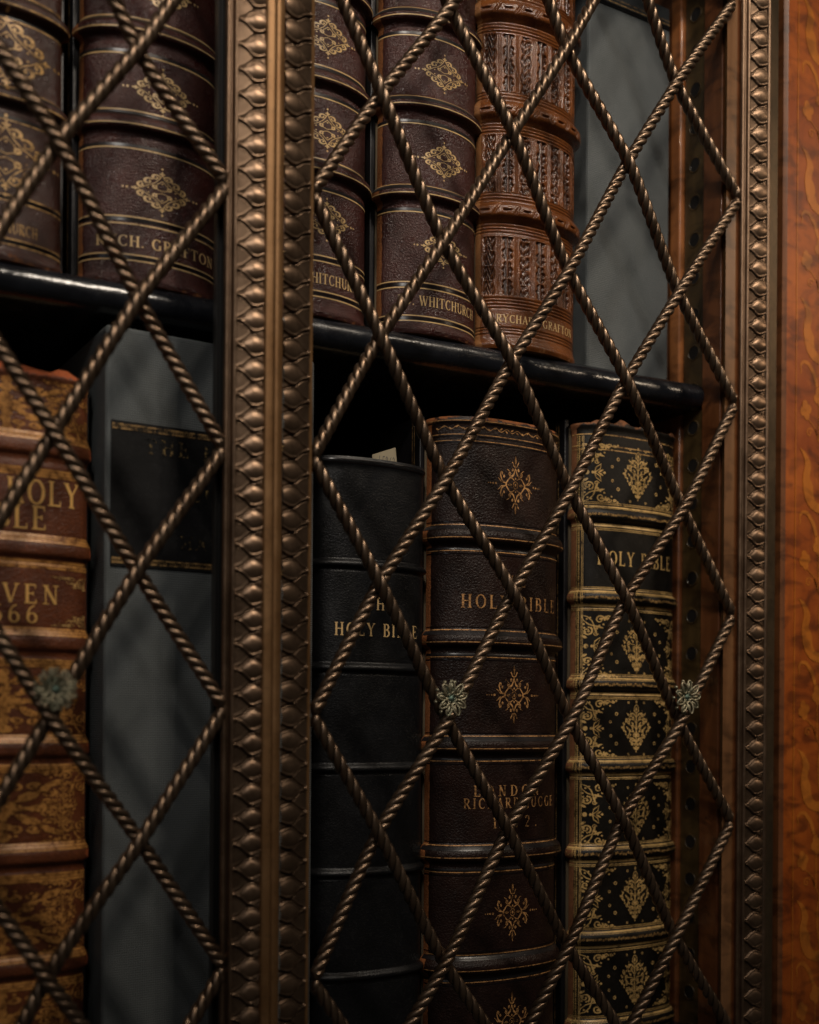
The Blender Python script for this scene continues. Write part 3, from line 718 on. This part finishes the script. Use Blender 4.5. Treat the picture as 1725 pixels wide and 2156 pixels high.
# side wall pieces, front to back
m = MB(); m.box(XWALL, XWALL + .02, .0125, .0335, Z0, Z1); m.build('side_panel', M['w_side'], cab, bevel=.0008)
m = MB(); m.box(XWALL + .003, XWALL + .02, .0345, .0580, Z0, Z1)
m.build('drilled_strip', M['strip'], cab)
m = MB()
zc = at(1455, 25, .046).z; step = (at(1455, 148, .046).z - zc) * -1
step = abs(step) if abs(step) > .01 else .044
for i in range(-8, 30):
    z = zc - i * .0323; m = MB()
    if z < Z0 + .02 or z > Z1 - .02: continue
    a = np.arange(18) * 2 * math.pi / 18
    ring = np.stack([np.full(18, XWALL + .0026), .0462 + .0056 * np.cos(a), z + .0056 * np.sin(a)], 1)
    m.add(ring, [tuple(range(18))])
    a = np.linspace(0, 2 * math.pi, 25)[:-1]; tor = []
    for aa in a: tor.append([[XWALL + .0028 + .0006 * math.sin(b), .0462 + (.0061 + .0006 * math.cos(b)) * math.cos(aa), z + (.0061 + .0006 * math.cos(b)) * math.sin(aa)] for b in np.linspace(0, 2 * math.pi, 7)[:-1]])
    tor.append(tor[0]); m.grid(np.array(tor), 1, None, True)
    m.build('shelf_pin_hole', [M['hole'], M['strip']], cab)
m = MB(); m.box(XWALL - .002, XWALL + .02, .0590, .0720, ZSHELF + .0005, Z1); m.build('corner_bead', M['w_edge'], cab, bevel=.002)
m = MB(); m.box(XWALL + .001, XWALL + .02, .073, .355, Z0, Z1); m.build('side_panel', M['w_side'], cab)
m = MB(); m.box(XWALL - .0008, XWALL + .02, .0590, .0720, Z0, ZSHELF - .014); m.build('corner_bead', M['w_side'], cab, bevel=.002)

# linear mouldings: list of (px at row 1000, y) -> extruded in z
def extr(name, pts, mat, parent, angle=35, z0=Z0, z1=Z1, nz=2, wear=None):
    mm = MB(); P = np.array([[[x_, y_, z] for (x_, y_) in pts] for z in np.linspace(z0, z1, nz)])
    mm.grid(P); return mm.build(name, mat, parent, angle=angle)
def round_pts(xa, xb, y, h, n=7):
    return [(xa + (xb - xa) * (.5 - .5 * math.cos(math.pi * k / (n - 1))), y - h * math.sin(math.pi * k / (n - 1))) for k in range(n)]
def ornament(name, x_tip, x_base, y_tip, y_base, period, zoff, parent, mat):
    """lamb's tongue / leaf moulding: tips at x_tip, domes near x_base"""
    nu = 30; nvc = 34; cells = int((Z1 - Z0) / period) + 1
    u = np.linspace(0, 1, nu); nv = cells * nvc; z = Z0 + np.arange(nv + 1) * period / nvc
    keep = z <= Z1; z = z[keep]
    U, Zg = np.meshgrid(u, z); v = ((Zg - zoff) / period) % 1 - .5
    v = v + .0
    q_ = np.clip((U - .04) / .60, 0, 1)
    w = .010 + .395 * (q_ ** 1.25 * (1 - .42 * np.sin(q_ * math.pi * 2) / 2.2))
    w = w - .13 * np.clip((U - .70) / .30, 0, 1) ** 1.4
    av = np.abs(v); rim = np.exp(-((av - w) / .034) ** 2)
    up = 1 / (1 + np.exp(-v / .03))
    gro = np.exp(-((av - w - .062) / .030) ** 2) * np.clip((U - .02) / .08, 0, 1)
    wi = np.clip(w - .045, .015, 1)
    fu = np.clip((U - .10) / .52, 0, 1); fu = fu * fu * (3 - 2 * fu) * (1 - .35 * np.clip((U - .72) / .28, 0, 1) ** 2)
    dome = np.clip(1 - (av / wi) ** 2, 0, 1) ** .75 * fu
    out_ = np.clip((av - w - .06) / .12, 0, 1)
    h = .0010 * rim - .0021 * gro + .0017 * dome - .0007 * out_
    rel = out_ * .0008
    rng = np.random.RandomState(3); jit = np.interp(z, np.linspace(Z0, Z1, 90), rng.uniform(-.0004, .0004, 90))
    base_y = y_tip + (y_base - y_tip) * U - .0004 * np.sin(U * math.pi)
    P = np.stack([x_tip + (x_base - x_tip) * U + jit[:, None] * np.sin(U * math.pi), base_y - h, Zg], -1)
    wear = np.clip(gro * 1.15 * (.6 + .4 * (v < 0)) + .40 * out_ * np.clip(.85 - U, 0, 1), 0, 1)  # colours grooves darker, most below each leaf, and the ground between tips
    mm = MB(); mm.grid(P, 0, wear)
    return mm.build(name, mat, parent, angle=180)

ROPE = []
def rope(name, nodes, parent, r=.0031, L=.030, hand=1, n=4, phase=0.0, step=.0009, weld=True):
    """nodes: list of Vector; Catmull-Rom swept twisted bar"""
    P = [np.array(p) for p in nodes]
    P = [2 * P[0] - P[1]] + P + [2 * P[-1] - P[-2]]
    pts = []
    for i in range(1, len(P) - 2):
        a, b, c, d = P[i - 1], P[i], P[i + 1], P[i + 2]; m = max(2, int(np.linalg.norm(c - b) / step))
        t = np.linspace(0, 1, m, endpoint=False)[:, None]
        m1 = (c - a) * .5 * .6 + (c - b) * .4; m2 = (d - b) * .5 * .6 + (c - b) * .4
        pts.append((2*t**3-3*t**2+1)*b + (t**3-2*t**2+t)*m1 + (-2*t**3+3*t**2)*c + (t**3-t**2)*m2)
    pts = np.vstack(pts + [P[-2][None]])
    d = np.gradient(pts, axis=0); d /= np.linalg.norm(d, axis=1, keepdims=True)
    ref = np.array([0, -1.0, 0]); e1 = ref - d * (d @ ref)[:, None]; e1 /= np.linalg.norm(e1, axis=1, keepdims=True)
    e2 = np.cross(d, e1)
    arcl = np.concatenate([[0], np.cumsum(np.linalg.norm(np.diff(pts, axis=0), axis=1))])
    na = 8 * n; k = np.arange(na) / na * 2 * math.pi
    lob = np.abs(np.sin(k * n / 2)); rr = r * (.66 + .34 * lob ** .62)
    tw = hand * arcl / L * 2 * math.pi + phase
    ang = k[None, :] + tw[:, None]
    V = pts[:, None, :] + rr[None, :, None] * (np.cos(ang)[..., None] * e1[:, None, :] + np.sin(ang)[..., None] * e2[:, None, :])
    wear = np.broadcast_to(np.clip(1 - lob / .35, 0, 1) * .85, ang.shape)  # grooves between the strands coloured darker
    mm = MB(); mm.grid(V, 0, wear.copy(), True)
    # rounded tips
    for row in (V[0], V[-1]): mm.add(np.vstack([row]), [tuple(range(na))], 0)
    if weld:
        for c_ in (pts[0], pts[-1]):
            th = np.linspace(0, math.pi, 7); ph = np.linspace(0, 2 * math.pi, 13)[:-1]
            mm.grid(np.array([[[c_[0] + .0036 * math.sin(t) * math.cos(q), c_[1] + .004 * math.cos(t), c_[2] + .0060 * math.sin(t) * math.sin(q)] for q in ph] for t in th]), 0, np.full((7, 12), .35), True)
    return mm.build(name, M['rope'], parent, angle=180)

def lattice(cols, table, over, parent, hand, Llist, hlo, hhi, special=None):
    """cols: px of columns; table[c] = {h: py}; bars along both diagonals"""
    nc = len(cols)
    def py(c, h):
        t = table[c]
        if h in t: return t[h]
        ks = sorted(t); s_ = (t[ks[-1]] - t[ks[0]]) / (ks[-1] - ks[0])
        return t[ks[0]] + (h - ks[0]) * s_ if h < ks[0] else t[ks[-1]] + (h - ks[-1]) * s_
    for kind in ('down', 'up'):
        for h0 in range(hlo - nc, hhi + nc):
            if (h0 - sorted(table[0])[0]) % 2: continue
            nodes = []
            for c in range(nc):
                h = h0 + c if kind == 'down' else h0 - c
                if h < hlo or h > hhi: continue
                cx = cols[c][h] if isinstance(cols[c], dict) and h in cols[c] else (cols[c]['d'] if isinstance(cols[c], dict) else cols[c])
                p = at(cx, py(c, h), 0.0)
                if c in (0, nc - 1) and len(table) > 1:
                    p.z += (.0042 if (kind == 'down') == (c == nc - 1) else -.0042); off = 0.0
                else: off = -.0034 if over[c] == kind else .0034
                nodes.append((p.x, off, p.z))
            if len(nodes) < 2: continue
            sp = special and special(kind, h0)
            L = Llist[1] if kind == 'up' else Llist[0]
            hd = hand
            if sp: hd = -hand; L = Llist[0]
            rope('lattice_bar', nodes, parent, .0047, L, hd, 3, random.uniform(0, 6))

# ---- right door
def under(o, p):
    o.parent = p; o.location = o.location - parent_world(p); return o
door = under(empty('cabinet_door', (X(1612, 0), 0, Z0)), cab)
cols = [665, {'d': 799, -1: 800, 5: 797}, {'d': 936, -2: 952, 2: 940, 4: 942}, {'d': 1077, 5: 1070, 3: 1080}, {'d': 1202, -2: 1196, 0: 1200, 6: 1195}, {'d': 1318, 5: 1312, -1: 1321}, {'d': 1432, -2: 1428, 2: 1440, 6: 1422}, {'d': 1540, -3: 1540, -1: 1550, 1: 1543, 3: 1538, 5: 1535, 7: 1530}]
tab = {0: {0: 408, 2: 963, 4: 1506, 6: 2064}, 1: {-1: 203, 1: 716, 3: 1236, 5: 1762}, 2: {-2: 8, 0: 500, 2: 1000, 4: 1508, 6: 2020}, 3: {-1: 288, 1: 770, 3: 1257, 5: 1757},
       4: {-2: 90, 0: 560, 2: 1022, 4: 1506, 6: 1984}, 5: {-1: 350, 1: 810, 3: 1272, 5: 1737}, 6: {-2: 165, 0: 606, 2: 1060, 4: 1512, 6: 1962}, 7: {-3: 2, -1: 418, 1: 850, 3: 1295, 5: 1730, 7: 2165}}
over = {c: ('down' if c % 2 else 'up') for c in range(8)}
lattice(cols, tab, over, door, 1, (.0267, .0232), -5, 9, lambda kd, h0: kd == 'up' and h0 == 2)
# right frame of the right door
yF = -.004
extr('inner_lip', [(X(1521, .012), .012), (X(1521, .0075), .0075), (X(1526, .0075), .0075), (X(1527, .010), .010)], M['bronze_flat'], door)
extr('frame_board', [(X(1527, .010), .010), (X(1529, .003), .003), (X(1554, .003), .003)], M['w_side'], door)
extr('frame_board', [(X(1529, .0) + .0006, .0024), (X(1552, .0), .0024)], M['brown_gloss'], door)
bd = [(X(1554, .003), .003)] + round_pts(X(1555, 0), X(1561, 0), .0, .0024) + round_pts(X(1561.5, 0), X(1565, 0), .001, .0010, 5) + round_pts(X(1565.5, 0), X(1571, 0), -.0005, .0026)
extr('bead_moulding', bd, M['bronze'], door, 180)
PER = .0160
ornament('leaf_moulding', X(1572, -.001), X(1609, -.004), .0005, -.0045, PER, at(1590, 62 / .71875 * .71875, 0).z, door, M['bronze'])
extr('bead_moulding', [(X(1609, -.004), .002)] + round_pts(X(1609, -.004), X(1615.5, -.004), -.0035, .0030), M['bronze'], door, 180)
extr('frame_edge', [(X(1615.5, -.0035), -.0035), (X(1617, -.002), -.0005), (X(1627, -.002), -.0005), (X(1628, -.002), .0008), (X(1639, -.002), .0008), (X(1640, .002), .010)], M['bronze_dark'], door)
# left stile of the right door (meets the other leaf at the centre line)
extr('stile', [(X(578, -.0135), .008), (X(578, -.0135), -.0118), (X(579, -.0130), -.0132), (X(586, -.0128), -.0128), (X(592, -.012), -.0120), (X(594, -.011), -.0108), (X(595, -.010), -.0092)], M['bronze_flat'], door, 180)
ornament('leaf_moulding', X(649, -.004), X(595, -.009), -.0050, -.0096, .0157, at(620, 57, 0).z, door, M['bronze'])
extr('stile', [(X(648, -.0035), -.0030), (X(651, -.004), -.0042), (X(656, -.003), -.0034), (X(656.5, -.001), .008)], M['bronze_flat'], door)
# ---- left door
door2 = under(empty('cabinet_door', (X(577, -.01) - .42, 0, Z0)), cab)
cols2 = [{'d': 464, 0: 470, 2: 463}, {'d': 294, 3: 290}, {'d': 112, 0: 120, 4: 105, 6: 100}, -78, -275, -480]
tab2 = {0: {0: 388, 2: 944, 4: 1491, 6: 2038}, 1: {-1: 99, 1: 623, 3: 1196, 5: 1766}, 2: {0: 302, 2: 914, 4: 1512, 6: 2064}, 3: {-1: -25, 1: 600, 3: 1213, 5: 1805}, 4: {0: 262, 2: 900, 4: 1530, 6: 2160}, 5: {-1: -105, 1: 560, 3: 1215, 5: 1880}}
over2 = {0: 'x', 1: 'down', 2: 'up', 3: 'down', 4: 'up', 5: 'x'}
lattice(cols2, tab2, over2, door2, -1, (.0255, .0210), -4, 9)
extr('inner_lip', [(X(452, .010), .014), (X(453, .009), .0085), (X(458, .008), .0085), (X(459, .010), .012), (X(468, .008), .012), (X(469.5, .002), .002)], M['groove'], door2)
bd = [(X(469.5, .002), .002)] + round_pts(X(470, -.001), X(480, -.001), .000, .0030) + round_pts(X(480.5, -.001), X(483, -.001), .0008, .0008, 5) + round_pts(X(483.5, -.002), X(492.5, -.002), -.0036, .0030)
extr('bead_moulding', bd, M['bronze'], door2, 180)
ornament('leaf_moulding', X(493, -.004), X(553, -.009), -.0058, -.0096, .0157, at(520, 30, 0).z, door2, M['bronze'])
extr('stile', [(X(553, -.0095), -.0090), (X(555, -.011), -.0112), (X(557, -.012), -.0122), (X(562, -.013), -.0128), (X(570, -.0133), -.0133), (X(576, -.0135), -.0135), (X(577, -.0135), -.0125), (X(577, -.0135), .008)], M['bronze_flat'], door2, 180)
# hidden outer stile of the left door and plain rails above and below, out of view
xo = X(-480, 0)
for dr, xa, xb in ((door2, xo - .05, X(577, -.0135)), (door, X(578, -.0135), X(1640, 0))):
    for z_a, z_b in ((Z0 - .03, Z0), (Z1, Z1 + .03)):
        m = MB(); m.box(xa, xb, -.012, .010, z_a, z_b); m.build('rail', M['bronze_flat'], dr)
m = MB(); m.box(xo - .05, xo, -.012, .010, Z0, Z1); m.build('stile', M['bronze_flat'], door2)

# ---- rosettes fixed on the crossings
def rosette(px, py, r, parent, rot, squash=1.0):
    c = at(px, py, -.006); mm = MB()
    def tube_loop(pts, w, wear=0):
        pts = np.array(pts); n = len(pts); rows = []
        for i in range(n):
            a, b = pts[(i - 1) % n], pts[(i + 1) % n]; d = b - a; d /= np.linalg.norm(d); e1 = np.array([0, -1., 0]); e2 = np.cross(d, e1)
            rows.append([pts[i] + w * (math.cos(t) * e1 + math.sin(t) * e2) for t in np.linspace(0, 2 * math.pi, 7)[:-1]])
        rows.append(rows[0]); mm.grid(np.array(rows), 0, None, True)
    def ball(p, rx, ry, rz, ang=0, wear=0.):
        th = np.linspace(0, math.pi, 7); ph = np.linspace(0, 2 * math.pi, 11)[:-1]; rows = []
        for t in th: rows.append([[rx * math.sin(t) * math.cos(q), -ry * math.cos(t), rz * math.sin(t) * math.sin(q)] for q in ph])
        A = np.array(rows); ca, sa = math.cos(ang), math.sin(ang)
        x_, z_ = A[..., 0] * ca - A[..., 2] * sa, A[..., 0] * sa + A[..., 2] * ca
        A = np.stack([x_ + p[0], A[..., 1] + p[1], z_ + p[2]], -1); mm.grid(A, 0, np.full(A.shape[:2], wear), True)
    N = 9
    for k in range(N):
        a = rot + k * 2 * math.pi / N; ca, sa = math.cos(a), math.sin(a)
        lift = -.0030 - .0012 * (k % 2); loop = []
        for t in np.linspace(0, 2 * math.pi, 15)[:-1]:
            u = .60 + .34 * math.cos(t); w = .155 * math.sin(t) * (1.1 - .2 * math.cos(t))
            y = -.0005 + lift * math.sin(min(1, u) * 2.2)
            loop.append([c.x + r * (u * ca - w * sa), c.y + y, c.z + r * (u * sa + w * ca)])
        tube_loop(loop, r * .055)
        ball((c.x + r * .62 * ca, c.y - .0022, c.z + r * .62 * sa), r * .24, .0018, r * .095, a)
        a2 = a + math.pi / N; ball((c.x + r * .90 * math.cos(a2), c.y - .0005, c.z + r * .90 * math.sin(a2)), r * .10, .0016, r * .10)
        ball((c.x + r * .75 * math.cos(a2), c.y + .0004, c.z + r * .75 * math.sin(a2)), r * .20, .0009, r * .05, a2)
    ball((c.x, c.y + .0005, c.z), r * .62, .0016, r * .62, wear=.6)
    ball((c.x, c.y - .0018, c.z), r * .20, .0022, r * .20, wear=.8)
    for k in range(6):
        a = k * math.pi / 3; ball((c.x + r * .2 * math.cos(a), c.y - .0022, c.z + r * .2 * math.sin(a)), r * .06, .0012, r * .06, wear=.5)
    return mm.build('rosette', M['verdigris'], parent, angle=180)
rosette(947, 1471, .0134, door, .2); rosette(1443, 1468, .0142, door, .05); rosette(115, 1452, .0130, door2, .4)

# ------------------------------------------------------------------ inlaid pilaster beside the door
YP = -.003
extr('edge_strip', [(X(1640, .002), .012), (X(1640.5, .001), -.0012), (X(1653, YP), -.0022), (X(1655, YP), -.0030)], M['w_side'], cab)
XR = X(1655, YP) + .16
m = MB(); xs = np.linspace(X(1655, YP), XR, 12); m.grid(np.array([[[x_, YP, z] for x_ in xs] for z in (Z0, Z1)])); m.box(X(1655, YP) + .001, XR, YP + .001, YP + .03, Z0, Z1)
pil = m.build('inlaid_panel', M['w_panel'], cab, smooth=False)
d = Draw(); xl = X(1675, YP); d.line(xl, Z0, xl, Z1, .0011, n=30)
inl = Draw()
axis = X(1733, YP); sc = lambda px: X(px, YP)
motif = Draw()
def dz(py): return -(py) / 2490.0         # photo rows at this distance -> metres
# calyx (left half), rows relative to its foot; x in photo px
outer = [(1682, -135), (1689, -124), (1694, -110), (1695, -96), (1691, -80), (1690, -62), (1692, -42), (1697, -22), (1706, -8), (1720, 0), (1733, 3)]
inner = [(1733, -22), (1722, -20), (1715, -28), (1712, -42), (1712, -56), (1708, -66), (1704, -74), (1706, -84), (1709, -96), (1706, -108), (1701, -118), (1695, -128), (1682, -135)]
def P2(l): return [(sc(x), dz(y)) for x, y in l]
L1 = P2(outer); L2 = P2(inner)
n = 24
def resamp(l, n):
    l = np.array(l); s_ = np.concatenate([[0], np.cumsum(np.hypot(*np.diff(l, axis=0).T))]); t = np.linspace(0, s_[-1], n)
    return np.stack([np.interp(t, s_, l[:, 0]), np.interp(t, s_, l[:, 1])], 1)
A_, B_ = resamp(L1, n), resamp(L2[::-1], n); vv = np.empty((2 * n, 2)); vv[0::2] = A_; vv[1::2] = B_
motif._add(vv.tolist(), [(2 * i, 2 * i + 1, 2 * i + 3, 2 * i + 2) for i in range(n - 1)])
def st(pts, w0, w1=None, wm=None): motif.stroke(resamp(P2(pts), 18), w0 / 2490, None if w1 is None else w1 / 2490, None if wm is None else wm / 2490)
st([(1684, 12), (1690, 2), (1700, 3), (1712, 22), (1720, 50)], 5, 9, 3)
st([(1684, 12), (1686, 24), (1684, 30)], 4, 2)
for (x_, y_) in ((1696, 105), (1724, 72)):
    for q in range(4): a = q * math.pi / 2 + .3; motif.dot(sc(x_) + .0036 * math.cos(a), dz(y_) + .0046 * math.sin(a), .0036, 12, .0042)
st([(1724, 50), (1724, 168)], 3, 3); st([(1700, 122), (1716, 140), (1722, 165)], 2, 3)
motif.curl(sc(1704), dz(152), .0044, 0.5, 1.0, .0013, .0008)
st([(1733, -25), (1728, -70), (1727, -110), (1733, -150)], 3, 2, 3); st([(1716, -180), (1722, -160), (1731, -140)], 3, 2)
for k in range(-2, 8):
    py = 129 + 316 * k; z = at(1700, py, YP).z
    inl.merge(motif.xform(0, z))
    mm_ = motif.xform(2 * axis, z, -1, 1); inl.merge(mm_)
d2 = d.xform(2 * axis, 0, -1, 1); d.merge(d2); inl.merge(d)
flat_draw('inlay', inl, YP - .00025, M['w_inlay'], pil)
